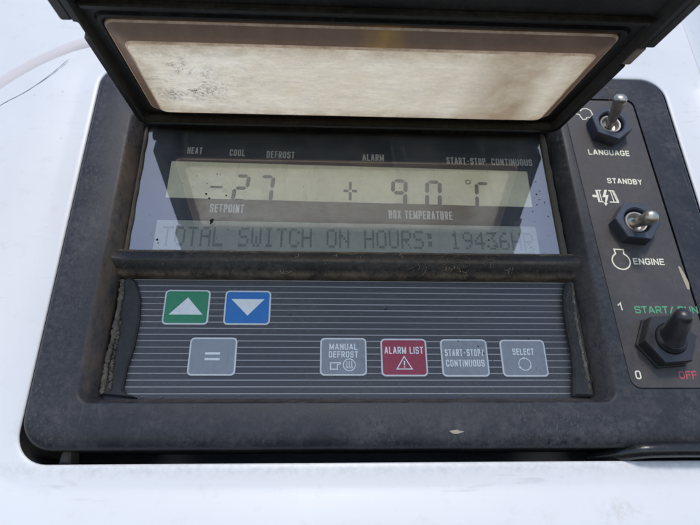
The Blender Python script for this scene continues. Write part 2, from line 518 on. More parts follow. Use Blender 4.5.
            for pts, closed in G:
                pts = list(pts)
                if not closed and c not in 'CGSI/-':
                    # square off the ends
                    a, b_ = Vector(pts[0]), Vector(pts[1])
                    d_ = (a - b_).normalized() * st * .5 * (1 if abs((a - b_).x) < 1e-6 or abs((a - b_).y) < 1e-6 else .6)
                    pts[0] = tuple(a + d_)
                    a, b_ = Vector(pts[-1]), Vector(pts[-2])
                    d_ = (a - b_).normalized() * st * .5 * (1 if abs((a - b_).x) < 1e-6 or abs((a - b_).y) < 1e-6 else .6)
                    pts[-1] = tuple(a + d_)
                self.line([(x + st / 2 + px, st / 2 + py) for px, py in pts], st, zi, mi, closed)
                zi += 0.002
            x += W + st + gap
        cr, sr = math.cos(rotz), math.sin(rotz)
        self.xform(lambda px, py, pz: (x0 + px * cr - py * sr, y0 + px * sr + py * cr, pz), start)

    def xform(self, fn, start=0):
        for i in range(start, len(self.v)):
            self.v[i] = tuple(fn(*self.v[i]))

    def build(self, name, mats, parent=None, smooth=32, weld=True, origin=None, fixn=True):
        me = bpy.data.meshes.new(name)
        ox, oy, oz = origin or (0, 0, 0)
        me.from_pydata([((x - ox) * MM, (y - oy) * MM, (z - oz) * MM) for x, y, z in self.v], [], self.f)
        for q in (mats if isinstance(mats, (list, tuple)) else [mats]):
            me.materials.append(q)
        for pl, k in zip(me.polygons, self.mi):
            pl.material_index = k
        bm = bmesh.new()
        bm.from_mesh(me)
        if weld:
            bmesh.ops.remove_doubles(bm, verts=bm.verts, dist=1e-7)
        if fixn:
            bmesh.ops.recalc_face_normals(bm, faces=bm.faces)
        bm.to_mesh(me)
        bm.free()
        if smooth:
            me.shade_smooth()
            me.set_sharp_from_angle(angle=R(smooth))
        o = bpy.data.objects.new(name, me)
        COL.objects.link(o)
        if origin:
            o.location = (ox * MM, oy * MM, oz * MM)
        if parent:
            o.parent = parent
            if origin and parent.type == 'MESH':
                o.location = Vector(o.location) - Vector(parent.location)
        return o

def inset(pts, d):
    n = len(pts)
    area = sum(pts[i][0] * pts[(i + 1) % n][1] - pts[(i + 1) % n][0] * pts[i][1] for i in range(n))
    s = 1 if area > 0 else -1
    res = []
    for i in range(n):
        p0, p, p1 = Vector(pts[i - 1]), Vector(pts[i]), Vector(pts[(i + 1) % n])
        d1 = (p - p0).normalized(); d2 = (p1 - p).normalized()
        n1 = Vector((-d1.y, d1.x)) * s; n2 = Vector((-d2.y, d2.x)) * s
        b = (n1 + n2)
        b = b.normalized() if b.length > 1e-6 else n1
        k = d / max(0.35, b.dot(n1))
        q = p + b * k
        res.append((q.x, q.y))
    return res

def rr(x0, x1, y0, y1, r, n=7):
    """rounded rectangle, counter-clockwise, 4*(n+1) points"""
    r = max(r, 0.01)
    pts = []
    for cx, cy, a0 in ((x1 - r, y1 - r, 0), (x0 + r, y1 - r, 90), (x0 + r, y0 + r, 180), (x1 - r, y0 + r, 270)):
        for k in range(n + 1):
            a = R(a0 + 90 * k / n)
            pts.append((cx + r * math.cos(a), cy + r * math.sin(a)))
    return pts

def z_(pts, z):
    return [(x, y, z) for x, y in pts]

def round_path(pts, r, n=5):
    """open polyline with its inner corners rounded"""
    res = [pts[0]]
    for i in range(1, len(pts) - 1):
        p0, p, p1 = Vector(pts[i - 1]), Vector(pts[i]), Vector(pts[i + 1])
        a, c = p0 - p, p1 - p
        k = min(r, a.length * .5, c.length * .5)
        s_, e_ = p + a.normalized() * k, p + c.normalized() * k
        for j in range(n + 1):
            u = j / n
            q = s_ * (1 - u) ** 2 + p * 2 * u * (1 - u) + e_ * u ** 2
            res.append((q.x, q.y))
    res.append(pts[-1])
    return res

def arc(cx, cy, r, a0, a1, n=20):
    return [(cx + r * math.cos(R(a0 + (a1 - a0) * k / n)), cy + r * math.sin(R(a0 + (a1 - a0) * k / n))) for k in range(n + 1)]

def tag(o, label, cat=None, group=None, kind=None):
    o["label"] = label
    if cat: o["category"] = cat
    if group: o["group"] = group
    if kind: o["kind"] = kind
    return o

def cut(obj, cutter):
    mod = obj.modifiers.new("cut", 'BOOLEAN')
    mod.operation = 'DIFFERENCE'
    mod.solver = 'EXACT'
    mod.object = cutter
    mod.use_self = True
    dg = bpy.context.evaluated_depsgraph_get()
    me = bpy.data.meshes.new_from_object(obj.evaluated_get(dg))
    obj.modifiers.remove(mod)
    old = obj.data
    me.name = old.name
    obj.data = me
    bpy.data.meshes.remove(old)
    me.shade_smooth()
    me.set_sharp_from_angle(angle=R(32))
    bpy.data.objects.remove(cutter)

# ------------------------------------------------------------------ housing
hb = MB()
def hring(d, z, r):
    return z_(rr(-97.7 - d, 131 + d, -42 - d, 108 + d, max(r, 1), 10), z)
HR = 9.5
rings = [hring(0, -26, HR), hring(0, 4.0, HR), hring(0.15, 4.3, HR + .1), hring(0.5, 4.5, HR + .5), hring(2.0, 4.6, HR + 2), hring(6.0, 4.75, HR + 5),
         hring(7.2, 5.0, HR + 6), hring(8.6, 5.6, HR + 7.5), hring(16, 8.2, HR + 12)]
for k, (d, z) in enumerate(((18.5, 8.8), (22, 9.0))):
    rings.append(z_(rr(-98.7 - d, 131 + min(d, 16.5) + k * 0.3, -42 - d, 108 + d, HR + 13, 10), z))
rings.append(z_(rr(-340, 148, -230, 330, 14, 10), 9.4))
rings.append(z_(rr(-343, 152, -233, 333, 16, 10), 4.6))
rings.append(z_(rr(-346, 182, -236, 336, 18, 10), -9))
rings.append(z_(rr(-348, 188, -238, 338, 18, 10), -16))
rings.append(z_(rr(-348, 190, -238, 338, 18, 10), -170))
for rg in rings:      # only the lower side swells noticeably beyond the lip
    for i_, (x_, y_, zz_) in enumerate(rg):
        if zz_ > 4.7:
            k_ = 0.28 + 0.30 * max(0.0, min(1.0, (-30 - y_) / 12)) * (1 if y_ > -100 else .3)
            rg[i_] = (x_, y_, 4.7 + (zz_ - 4.7) * k_)
hb.loft(rings, 0, False, True, mis=[3] + [0] * (len(rings) - 1))  # inner wall of the opening coloured dark to paint in the gap's shade
# raised seam and hairline scratch at the upper left
def curve(pts, n=40):
    P = [Vector(p) for p in pts]
    out_ = []
    for i in range(len(P) - 1):
        p0, p1, p2, p3 = P[max(i - 1, 0)], P[i], P[i + 1], P[min(i + 2, len(P) - 1)]
        for k in range(n // (len(P) - 1)):
            u = k / (n // (len(P) - 1))
            out_.append(0.5 * ((2 * p1) + (p2 - p0) * u + (2 * p0 - 5 * p1 + 4 * p2 - p3) * u * u + (3 * p1 - p0 - 3 * p2 + p3) * u ** 3))
    out_.append(P[-1])
    return out_
seam = curve([(-190, 5, 6.12), (-162, 58, 6.10), (-136, 94, 6.08), (-117, 112, 6.05), (-100, 121, 6.05), (-60, 132, 6.08), (10, 134, 6.08)], 60)
hb.loft([[(p.x + dx * 0.75, p.y - dx * 0.66, p.z + dz) for p in seam] for dx, dz in ((-3.5, -0.5), (-2.2, 0.12), (-0.9, 0.26), (0.6, 0.24), (2.0, 0.02), (3.4, -0.7))], 1, closed=False)
housing = None
scr = curve([(-140, 76, 6.12), (-131, 86, 6.12), (-124, 92, 6.12), (-117, 100, 6.12), (-111, 109, 6.12)], 24)
hb.tube(scr, [0.07 + 0.09 * random.random() for _ in scr], 5, 2)
housing = hb.build("unit_housing", [M['paint'], M['sealant'], M['scratchline'], M['gap_shade']], smooth=40, fixn=True)
housing.matrix_world = ROOT
tag(housing, "white painted machine housing with a curved seam surrounding the black control panel", "housing")

# ------------------------------------------------------------------ control panel
panel = bpy.data.objects.new("control_panel", None)
COL.objects.link(panel)
panel.matrix_world = ROOT
panel.empty_display_size = 0.02
tag(panel, "black control panel with display, keypad, three toggle switches and an open flip-up lid", "control panel")

# bezel ------------------------------------------------------------
b = MB()
def br(dl, dr, db, dt, z, r):
    return z_(rr(-96 + dl, 127.8 - dr, -38.4 + db, 105 - dt, r, 10), z)
def ir(d, z, r, dl=0):
    return z_(rr(-77.6 - d - dl, 77.8 + d * 1.3, -23.2 - d * .7, 79.5 + d, r, 10), z)
b.loft([br(0.6, .6, 0.6, .6, -14, 9), br(0, 0, 0, 0, 6.2, 9.5), br(0.2, .2, 0.35, .2, 7.2, 9.4), br(.7, .7, 1.2, .7, 8.0, 9.0), br(1.3, 1.3, 2.6, 1.3, 8.6, 8.6),
        br(1.9, 1.9, 4.0, 1.9, 8.92, 8.2), br(2.6, 2.6, 5.2, 2.6, 9.0, 7.6),
        ir(3.6, 9.0, 4.2, .8), ir(3.1, 8.85, 4.0, .7), ir(2.6, 8.4, 3.8, .5), ir(1.0, 5.6, 2.8, .2), ir(0.4, 4.4, 2.6), ir(0.1, 3.4, 2.4), ir(0, 2.6, 2.4), ir(0, -5, 2.4)])
b.add(z_(rr(-96, 127, -38, 105, 9, 10), -5.2), [list(range(44))])
bezel = b.build("bezel", [M['bezel'], M['chip']], panel)
# pocket for the switch plate
def plate_outline(g):
    # gently skewed rounded quad
    q = rr(85.9 - g, 115.2 + g, -21.4 - g, 93.0 + g, 3.2, 6)
    return [(x - (y - 20) * 0.026, y) for x, y in q]
c_ = MB()
c_.prism(plate_outline(0), 7.8, 14)
cut(bezel, c_.build("cutter", [M['bezel']], panel, smooth=0))
# chips and scuffs on the bezel
fl = MB()
fl.prism([(28.6, -33.7), (29.8, -34.5), (31.2, -34.5), (33.2, -33.9), (32.0, -33.7), (31.0, -33.3), (29.8, -33.5)], 8.7, 9.06, 0, 0)
fl.build("paint_chip", [M['chip']], bezel, 0)
fl = MB()
fl.prism([(112.9, 20.5), (113.5, 16), (114.0, 12.2), (114.8, 12.0), (115.2, 14.5), (114.6, 17.5), (113.6, 20.8)], 8.3, 8.62, 0, 0)
fl.build("paint_chip", [M['chip']], bezel, 0)

# glossy lip poking out of the gap at the lower right
g = MB()
g.tube(curve([(75, -40.6, -5.0), (80.5, -40.2, 1.5), (86, -39.4, 6.2), (92, -39.2, 7.4), (105, -39.2, 7.6), (122, -39.4, 7.4), (127, -39.9, 5.5)], 42), [1.3 + 0.95 * min(1, i / 9) for i in range(43)], 16)
g.build("rubber_lip", [M['gloss']], panel)
g = MB()
g.prism([(-86.6, -41.6), (-83.2, -41.6), (-83.6, -38), (-85, -37), (-86.3, -38.6)], -6, 0.5, 0.6)
g.build("mounting_tab", [M['gasket']], panel)

# display ----------------------------------------------------------
TA = R(-0.75)
def tilt(x, y, z):
    cx, cy = 0, 50
    return (cx + (x - cx) * math.cos(TA) - (y - cy) * math.sin(TA), cy + (x - cx) * math.sin(TA) + (y - cy) * math.cos(TA), z)
d = MB()
d.prism(rr(-77.4, 77.4, 24, 80, 0.8, 3), -1.0, 1.30, 0, 0)
s0 = len(d.v)
d.prism(rr(-76, 76, 40.4, 48.35, 0.1, 2), 1.0, 1.42, 0, 0)         # printed band between the screens
Z = 1.47
for s, x0, y0, w, h in (("HEAT", -61.3, 67.7, 5.6, 3.0), ("COOL", -45.4, 67.3, 5.8, 3.0), ("DEFROST", -31.4, 66.9, 10.6, 3.1), ("ALARM", 5.1, 66.9, 8.3, 3.0),
                        ("START-STOP", 37.6, 66.6, 15.2, 3.0), ("CONTINUOUS", 55.1, 66.7, 16.0, 3.0),
                        ("SETPOINT", -50.2, 42.7, 12.2, 3.5), ("BOX TEMPERATURE", 14.6, 42.0, 23.4, 3.5)):
    d.caps(s, x0, y0, w, h, Z, 1, st=0.45 if h < 3.3 else 0.5)
d.xform(tilt, s0)
display = d.build("display", [M['mask'], M['white']], panel, smooth=0)
tag(display, "black masked display with white printed legends")

def seg_digit(mb, x0, y0, w, h, segs, th, z, mi, sl=0.06):
    """seven segments: a top, b upper right, c lower right, d bottom, e lower left, f upper left, g middle"""
    g_ = 0.28
    def P(x, y): return (x0 + x + (y) * sl, y0 + y)
    H = h / 2
    hz = lambda y: [P(g_ + th * .5, y), P(g_ + th, y + th / 2), P(w - g_ - th, y + th / 2), P(w - g_ - th * .5, y), P(w - g_ - th, y - th / 2), P(g_ + th, y - th / 2)]
    vt = lambda x, ya, yb: [P(x, ya + g_), P(x + th / 2, ya + g_ + th / 2), P(x + th / 2, yb - g_ - th / 2), P(x, yb - g_), P(x - th / 2, yb - g_ - th / 2), P(x - th / 2, ya + g_ + th / 2)]
    D = {'a': lambda: hz(h - th / 2), 'g': lambda: hz(H), 'd': lambda: hz(th / 2), 'b': lambda: vt(w - th / 2, H, h - th / 2 + .2), 'c': lambda: vt(w - th / 2, th / 2 - .2, H),
         'f': lambda: vt(th / 2, H, h - th / 2 + .2), 'e': lambda: vt(th / 2, th / 2 - .2, H)}
    for q in segs:
        mb.sheet(D[q](), z, mi)

l1 = MB()
l1.prism(rr(-66.6, 68.6, 46.5, 64.2, 0.4, 3), 1.15, 1.36, 0, 0)
zs = 1.39
l1.sheet([(-51.3, 53.1), (-50.8, 53.9), (-46.9, 53.9), (-46.4, 53.1), (-46.9, 52.9), (-51, 52.9)], zs, 1)
seg_digit(l1, -43.2, 47.2, 6.0, 12.0, "abged", 1.45, zs, 1)
seg_digit(l1, -34.1, 47.2, 6.0, 12.0, "abc", 1.45, zs, 1)
l1.sheet([(-2.0, 52.7), (-2.0, 53.8), (-.2, 53.8), (-.2, 52.7)], zs, 1)
l1.sheet([(1.2, 52.7), (1.2, 53.8), (3.0, 53.8), (3.0, 52.7)], zs, 1)
l1.sheet([(0, 49.2), (1, 49.2), (1, 52.7), (0, 52.7)], zs, 1)
l1.sheet([(0, 53.8), (1, 53.8), (1.1, 57.2), (0.1, 57.2)], zs, 1)
seg_digit(l1, 15.3, 47.0, 6.2, 12.0, "abcdfg", 1.5, zs, 1)
seg_digit(l1, 28.2, 46.9, 6.2, 12.0, "abcdef", 1.5, zs, 1)
seg_digit(l1, 47.0, 46.8, 6.0, 12.0, "adef", 1.4, zs, 1)
l1.line(arc(45.2, 58.6, 0.85, 0, 345, 18), 0.5, zs, 1, closed=True)
l1.xform(tilt)
tag(l1.build("lcd_screen", [M['lcd'], M['seg']], display, smooth=0), "upper screen showing seven segment temperatures -27 and +90 degrees")

FONT = {  # 5 x 7 dots
 'T': "11111 00100 00100 00100 00100 00100 00100", 'O': "01110 10001 10001 10001 10001 10001 01110", 'A': "01110 10001 10001 11111 10001 10001 10001",
 'L': "10000 10000 10000 10000 10000 10000 11111", 'S': "01111 10000 10000 01110 00001 00001 11110", 'W': "10001 10001 10001 10101 10101 10101 01010",
 'I': "01110 00100 00100 00100 00100 00100 01110", 'C': "01110 10001 10000 10000 10000 10001 01110", 'H': "10001 10001 10001 11111 10001 10001 10001",
 'N': "10001 10001 11001 10101 10011 10001 10001", 'U': "10001 10001 10001 10001 10001 10001 01110", 'R': "11110 10001 10001 11110 10100 10010 10001",
 ':': "00000 01100 01100 00000 01100 01100 00000", '1': "00100 01100 00100 00100 00100 00100 01110", '9': "01110 10001 10001 01111 00001 00010 01100",
 '4': "00010 00110 01010 10010 11111 00010 00010", '3': "11111 00010 00100 00010 00001 10001 01110", '6': "00110 01000 10000 11110 10001 10001 01110"}
l2 = MB()
l2.prism(rr(-68.4, 68.4, 26.5, 39.6, 0.3, 3), 1.15, 1.36, 0, 0)
msg = "TOTAL SWITCH ON HOURS: 19436HR"
pitch = (66.8 + 65.9) / (len(msg) - 0.18)
dx, dy = pitch * 0.82 / 5, 7.5 / 7
for i, chv in enumerate(msg):
    if chv == ' ':
        continue
    for r_, row in enumerate(FONT[chv].split()):
        for k, bit in enumerate(row):
            if bit == '1':
                x = -65.9 + i * pitch + k * dx
                y = 37.2 - (r_ + 1) * dy
                l2.sheet([(x, y), (x + dx * .9, y), (x + dx * .9, y + dy * .9), (x, y + dy * .9)], zs, 1)
l2.xform(lambda x, y, z: (x, y + (x * -0.006 if y > 30 else 0), z))
tag(l2.build("lcd_screen", [M['lcddim'], M['dot']], display, smooth=0), "lower dot matrix screen reading TOTAL SWITCH ON HOURS")
gl_ = MB()
gl_.prism(rr(-76.4, 75.6, 26.5, 80, 0.8, 3), 1.85, 2.35, 0.12)
gl_.build("cover_glass", [M['glass']], display, smooth=0)
for x0, x1 in ((-77.55, -76.3), (75.5, 77.7)):
    q = MB()
    pts = [(x0 + random.uniform(-.05, .05) if i else x0, 26 + i * 3) for i in range(19)]
    left_ = [(x0, 26), (x0, 80)]
    right = [(x1 + 0.25 * math.sin(i * 1.7) * random.random(), 26 + i * 3) for i in range(19)]
    poly = [(x0, 80), (x0, 26)] + right
    q.prism(poly, 0.5, 3.4, 0.35)
    q.build("gasket", [M['gasket']], panel)

# crossbar -----------------------------------------------------------
q = MB()
prof = [(27.4, 0.5), (27.3, 3.3), (26.9, 4.1), (26.1, 4.7), (23.2, 6.2), (22.5, 6.35), (21.9, 6.1), (18.4, 3.7), (17.9, 3.2), (17.7, 2.5), (17.6, 0.5)]
xs = [-79.6 + 159.4 * i / 40 for i in range(41)]
q.loft([[(x, y + 0.05 * math.sin(x * .37), z + (0.5 * max(0, (abs(x) - 75.2) / 4) ** 2)) for y, z in prof] for x in xs], 0, True, True)
q.build("crossbar", [M['bar']], panel)

# keypad -----------------------------------------------------------
k_ = MB()
k_.prism(rr(-78, 80, -23.6, 18.5, 0.5, 2), -2, 0.0, 0, 0)
y = 17.5
while y > -22.5:
    k_.line([(-77 + 4 * i, y) for i in range(40)], 0.27, 0.03, 1)
    y -= 2.14
keypad = k_.build("keypad", [M['keypad'], M['stripe']], panel, smooth=0)
tag(keypad, "dark grey membrane keypad with thin horizontal light lines")

def button(x0, y0, w, h, colour, label, draw=None):
    o = MB()
    o.prism(rr(x0, x0 + w, y0, y0 + h, 1.5, 6), 0.05, 0.34, 0.16, 0)
    o.prism(rr(x0 + .55, x0 + w - .55, y0 + .55, y0 + h - .55, 1.05, 6), 0.2, 0.375, 0.0, 1)
    if draw:
        draw(o, x0 + w / 2, y0 + h / 2, 0.40)
    ob = o.build("button", [M['border'], M[colour], M['white']], keypad, smooth=0)
    tag(ob, label)

def tri_up(o, cx, cy, z): o.sheet([(cx - 5.6, cy - 2.7), (cx + 5.6, cy - 2.7), (cx + .2, cy + 3.4)], z, 2)
def tri_dn(o, cx, cy, z): o.sheet([(cx - 5.6, cy + 3.0), (cx + .2, cy - 2.9), (cx + 5.6, cy + 3.0)], z, 2)
def eq(o, cx, cy, z):
    for dy_ in (.55, -1.35):
        o.sheet([(cx - 2.4, cy + dy_), (cx + 2.4, cy + dy_), (cx + 2.4, cy + dy_ + .75), (cx - 2.4, cy + dy_ + .75)], z, 2)
def manual(o, cx, cy, z):
    o.caps("MANUAL", cx - 4.6, cy + 2.2, 9.2, 2.1, z, 2, st=.36)
    o.caps("DEFROST", cx - 4.8, cy - 0.35, 9.6, 2.1, z, 2, st=.36)
    o.line([(cx - 4.2, cy - 4.2), (cx - 4.2, cy - 2.1), (cx - 1.9, cy - 2.1), (cx - 0.9, cy - 2.0), (cx - 1.0, cy - 2.5), (cx - 2.0, cy - 2.7), (cx - 2.0, cy - 4.2)], 0.33, z, 2, closed=True)
    o.line(arc(cx + 1.9, cy - 2.75, 1.95, 0, 350, 24), 0.3, z, 2, closed=True)
    for dx_ in (-.8, 0, .8):
        o.line([(cx + 1.9 + dx_, cy - 1.5), (cx + 1.9 + dx_, cy - 3.3)], 0.28, z, 2)
        o.line(arc(cx + 1.9 + dx_, cy - 3.6, .25, 0, 340, 10), 0.2, z, 2, closed=True)
def alarm(o, cx, cy, z):
    o.caps("ALARM LIST", cx - 6.4, cy + 1.1, 12.8, 2.4, z, 2, st=.36)
    o.line([(cx - 2.5, cy - 3.9), (cx + 2.5, cy - 3.9), (cx, cy + .2)], 0.34, z, 2, closed=True)
    o.line([(cx, cy - 1.2), (cx, cy - 2.7)], 0.42, z, 2)
    o.sheet([(cx - .22, cy - 3.4), (cx + .22, cy - 3.4), (cx + .22, cy - 3.0), (cx - .22, cy - 3.0)], z, 2)
def sscont(o, cx, cy, z):
    o.caps("START-STOP/", cx - 6.5, cy + .45, 13.0, 2.4, z, 2, st=.36)
    o.caps("CONTINUOUS", cx - 6.4, cy - 3.0, 12.8, 2.3, z, 2, st=.36)
def select(o, cx, cy, z):
    o.caps("SELECT", cx - 3.6, cy + 1.0, 7.2, 2.2, z, 2, st=.36)
    for a in (100, 220, 340):
        o.line(arc(cx, cy - 2.1, 2.0, a, a + 100, 10), 0.3, z, 2)
        ex, ey = cx + 2.0 * math.cos(R(a + 104)), cy - 2.1 + 2.0 * math.sin(R(a + 104))
        tx, ty = -math.sin(R(a + 104)), math.cos(R(a + 104))
        nx, ny = math.cos(R(a + 104)), math.sin(R(a + 104))
        o.sheet([(ex + nx * .5, ey + ny * .5), (ex + tx * .8, ey + ty * .8), (ex - nx * .5, ey - ny * .5)], z, 2)
button(-62.3, 1.5, 15.2, 12.3, 'green', "green button with a white upward triangle", tri_up)
button(-42.2, 1.5, 15.5, 12.2, 'blue', "blue button with a white downward triangle", tri_dn)
button(-52.2, -15.4, 15.3, 12.6, 'grey', "grey button with an equals sign", eq)
button(-9.9, -15.4, 15.3, 12.6, 'grey', "grey button reading MANUAL DEFROST", manual)
button(10.0, -15.6, 15.3, 12.6, 'red', "red button reading ALARM LIST", alarm)
button(29.9, -15.7, 15.7, 12.6, 'grey', "grey button reading START-STOP/CONTINUOUS", sscont)
button(49.9, -15.7, 15.3, 12.5, 'grey', "grey button reading SELECT", select)

# loose edge strips at both ends of the keypad
q = MB()
outl = [(-76.3, 17.2), (-76.0, 10), (-76.2, 0), (-77.0, -10), (-77.5, -21.5), (-69.0, -22.4), (-67.0, -22.9), (-66.4, -22.4), (-69.6, -21.2), (-70.9, -20.0), (-70.7, -13.3), (-69.5, -5.9), (-69.2, 2.5), (-70.0, 10.5), (-72.2, 16.2), (-74.4, 18.0)]
q.prism(outl, 0.1, 1.7, 0.5)
e1 = q.build("edge_strip", [M['rubber']], panel)
q = MB()
pp = curve([(-76.6, 16.5, 1.6), (-76.0, 8, 2.2), (-76.2, -3, 2.4), (-76.9, -12, 2.2), (-77.0, -21, 1.5)], 60)
pp = [Vector((p_.x + random.uniform(-.25, .25), p_.y, p_.z + random.uniform(-.15, .15))) for p_ in pp]
q.tube(pp, [random.uniform(.6, 1.1) for _ in pp], 8)
pp = curve([(-75.2, 2, 1.9), (-75.0, -6, 2.0), (-75.0, -14, 2.0), (-74.6, -20.5, 1.8)], 60)
pp = [Vector((p_.x + random.uniform(-.5, .4), p_.y, p_.z + random.uniform(-.2, .2))) for p_ in pp]
q.tube(pp, [random.uniform(.2, .75) for _ in pp], 7)
q.build("torn_edge", [M['crumbly']], e1, smooth=50)
q = MB()
outl = [(78.3, 17.2), (76.9, 17.7), (75.4, 16.8), (74.2, 13.6), (73.3, 8.4), (72.9, 3), (72.9, -3), (73.0, -8), (72.6, -13), (71.7, -18), (70.9, -22.3), (77.9, -22.6), (78.2, -10), (78.4, 5)]
q.prism(outl[::-1], 1.1, 3.0, 0.7)
e2 = q.build("edge_strip", [M['rubber']], panel)
q = MB()
pp = curve([(77.4, 16.5, 2.6), (76.6, 6, 2.8), (76.4, -4, 2.8), (76.6, -14, 2.8), (76.4, -21, 2.4)], 60)
pp = [Vector((p_.x + random.uniform(-.18, .18), p_.y, p_.z + random.uniform(-.12, .12))) for p_ in pp]
q.tube(pp, [random.uniform(.35, .75) for _ in pp], 7)
q.build("torn_edge", [M['crumbly']], e2, smooth=50)

# switch plate -------------------------------------------------------
q = MB()
po = plate_outline(-0.38)
q.prism(po, 7.9, 8.6, 0.12, 0)
ZT = 8.63
q.caps("LANGUAGE", 90.4, 66.5, 15.8, 2.4, ZT, 1, st=.42, rotz=R(-1.5))
q.caps("STANDBY", 95.1, 53.9, 13.1, 2.3, ZT, 1, st=.42, rotz=R(-2))
q.caps("ENGINE", 97.5, 21.2, 10.9, 2.4, ZT, 1, st=.42, rotz=R(-1))
q.line([(88.6, 6.2), (89.6, 7.0), (89.75, 4.5)], 0.42, ZT, 1)
q.caps("0", 89.2, -18.3, 1.9, 2.8, ZT, 1, st=.46)
q.caps("START/ RUN", 94.0, 3.5, 21.5, 2.5, ZT, 2, st=.42)
q.caps("OFF", 103.3, -18.2, 5.9, 2.5, ZT, 3, st=.40)
# engine outline: round pot with a neck
q.line([(91.9, 25.2), (91.7, 26.9), (95.0, 26.8), (94.8, 25.2)] + arc(93.3, 22.4, 3.1, 62, -242, 28), 0.5, ZT, 1, closed=True)
# motor with a lightning flash
q.line([(88.3, 48.4), (90.0, 48.3)], 1.0, ZT, 1)
q.line([(90.3, 50.7), (91.9, 50.7)], 0.5, ZT, 1); q.line([(90.3, 46.0), (91.9, 45.9)], 0.5, ZT, 1)
q.line([(90.2, 50.9), (90.4, 45.8)], 0.8, ZT, 1); q.line([(91.2, 50.5), (91.4, 46.1)], 0.35, ZT, 1)
q.line([(94.6, 50.7), (96.4, 50.6), (97.4, 45.8), (94.2, 45.9)], 0.5, ZT, 1)
q.line([(95.4, 50.4), (95.8, 46.1)], 0.35, ZT, 1); q.line([(96.4, 50.5), (97.3, 46)], 0.9, ZT, 1)
q.sheet([(93.2, 51.0), (94.2, 51.0), (93.3, 48.8), (94.4, 48.9), (92.9, 45.4), (93.4, 45.4), (92.4, 44.2), (91.9, 45.7), (92.4, 45.5), (93.0, 47.9), (91.9, 47.9)], ZT, 1)
# talking head outline beside the language switch
q.line([(89.0, 85.6), (90.2, 85.4), (91.2, 83.0), (92.6, 83.1), (92.9, 83.9), (94.4, 84.0), (95.6, 85.4), (95.2, 87.4), (93.7, 88.4), (91.9, 88.1), (90.9, 87.0)], 0.42, ZT, 1)
plate = q.build("switch_plate", [M['plate'], M['cream'], M['greenprint'], M['redprint']], panel, smooth=0)
tag(plate, "dark plate with cream switch legends and START/RUN in green, OFF in red")

# toggle switches ------------------------------------------------------
def hexpts(cx, cy, r, ang):
    return [(cx + r * math.cos(R(ang + 60 * k)), cy + r * math.sin(R(ang + 60 * k))) for k in range(6)]
def toggle(cx, cy, r, ang, z1, tip, label, boot=False, z0=8.6):
    o = MB()
    if not boot:
        o.lathe((cx, cy, z0 + .1), (0, 0, 1), [(4.0, 0), (4.0, z1 - z0 - 1.3), (3.75, z1 - z0 - 1.0), (3.35, z1 - z0 - 1.05), (3.1, z1 - z0 - 1.3), (2.6, z1 - z0 - 3.0), (0.3, z1 - z0 - 3.4)], 40)
        sw = o.build("toggle_switch", [M['bushing']], panel)
    else:
        o.prism(hexpts(cx, cy, r + .55, ang), z0 + .1, z0 + 1.15, .2)
        sw = o.build("toggle_switch", [M['rubber']], panel)
    tag(sw, label)
    n = MB()
    zb = z0 + (1.0 if boot else 0.02)
    hp = hexpts(cx, cy, r, ang)
    hi = hexpts(cx, cy, r - .45, ang)
    cc = [(cx + 4.75 * math.cos(R(ang + 60 * k + 0)), cy + 4.75 * math.sin(R(ang + 60 * k))) for k in range(6)]
    # hexagon subdivided so that it meets a round bore
    def hexring(rad, N=48):
        pts = []
        for k in range(N):
            a = 360 * k / N
            f = math.cos(R(30)) / math.cos(R((a % 60) - 30))
            pts.append((cx + rad * f * math.cos(R(a + ang)), cy + rad * f * math.sin(R(a + ang))))
        return pts
    def circ(rad, N=48):
        return [(cx + rad * math.cos(R(360 * k / N + ang)), cy + rad * math.sin(R(360 * k / N + ang))) for k in range(N)]
    n.loft([z_(hexring(r), zb), z_(hexring(r), z1 - .35), z_(hexring(r - .3), z1), z_(circ(5.2), z1), z_(circ(4.75), z1 - .45), z_(circ(4.65), zb)])
    nut = n.build("nut", [M['nut'] if not boot else M['boot']], sw, smooth=25)
    l = MB()
    tip = Vector(tip)
    base = Vector((cx, cy, z1 - 2.4))
    ax = (tip - base)
    L = ax.length
    if not boot:
        prof = [(1.5, 0), (1.65, .15 * L), (1.95, .4 * L), (2.25, .7 * L), (2.42, .84 * L), (2.38, .9 * L), (2.05, .95 * L), (1.4, .985 * L), (.4, L)]
        l.lathe(base, ax, prof, 28)
        l.build("lever", [M['metal']], sw, smooth=50)
    else:
        base = Vector((cx, cy, z1 - .6))
        ax = tip - base; L = ax.length
        l.lathe((cx, cy, z1 - .5), (0, 0, 1), [(4.9, 0), (4.9, .9), (4.6, 1.5), (4.1, 1.9), (3.9, 2.2)], 36)
        prof = [(4.2, 0.0), (4.15, 1.6), (3.75, 2.6), (3.45, 4.5), (3.1, .62 * L), (2.75, .82 * L), (2.55, .9 * L), (2.1, .96 * L), (1.2, .99 * L), (.3, L)]
        l.lathe(base, ax, prof, 36)
        l.build("rubber_boot", [M['boot']], sw, smooth=50)
toggle(99.4, 78.0, 7.9, 38, 13.5, (98.7, 81.6, 24.0), "toggle switch with metal lever tipped up beside the LANGUAGE legend")
toggle(99.7, 35.8, 8.0, 54, 13.5, (98.6, 31.7, 23.5), "toggle switch with metal lever between the STANDBY and ENGINE legends")
toggle(100.4, -6.6, 8.7, 5, 13.8, (98.3, -2.4, 26.5), "toggle switch under a black rubber boot between START/RUN and OFF", boot=True)

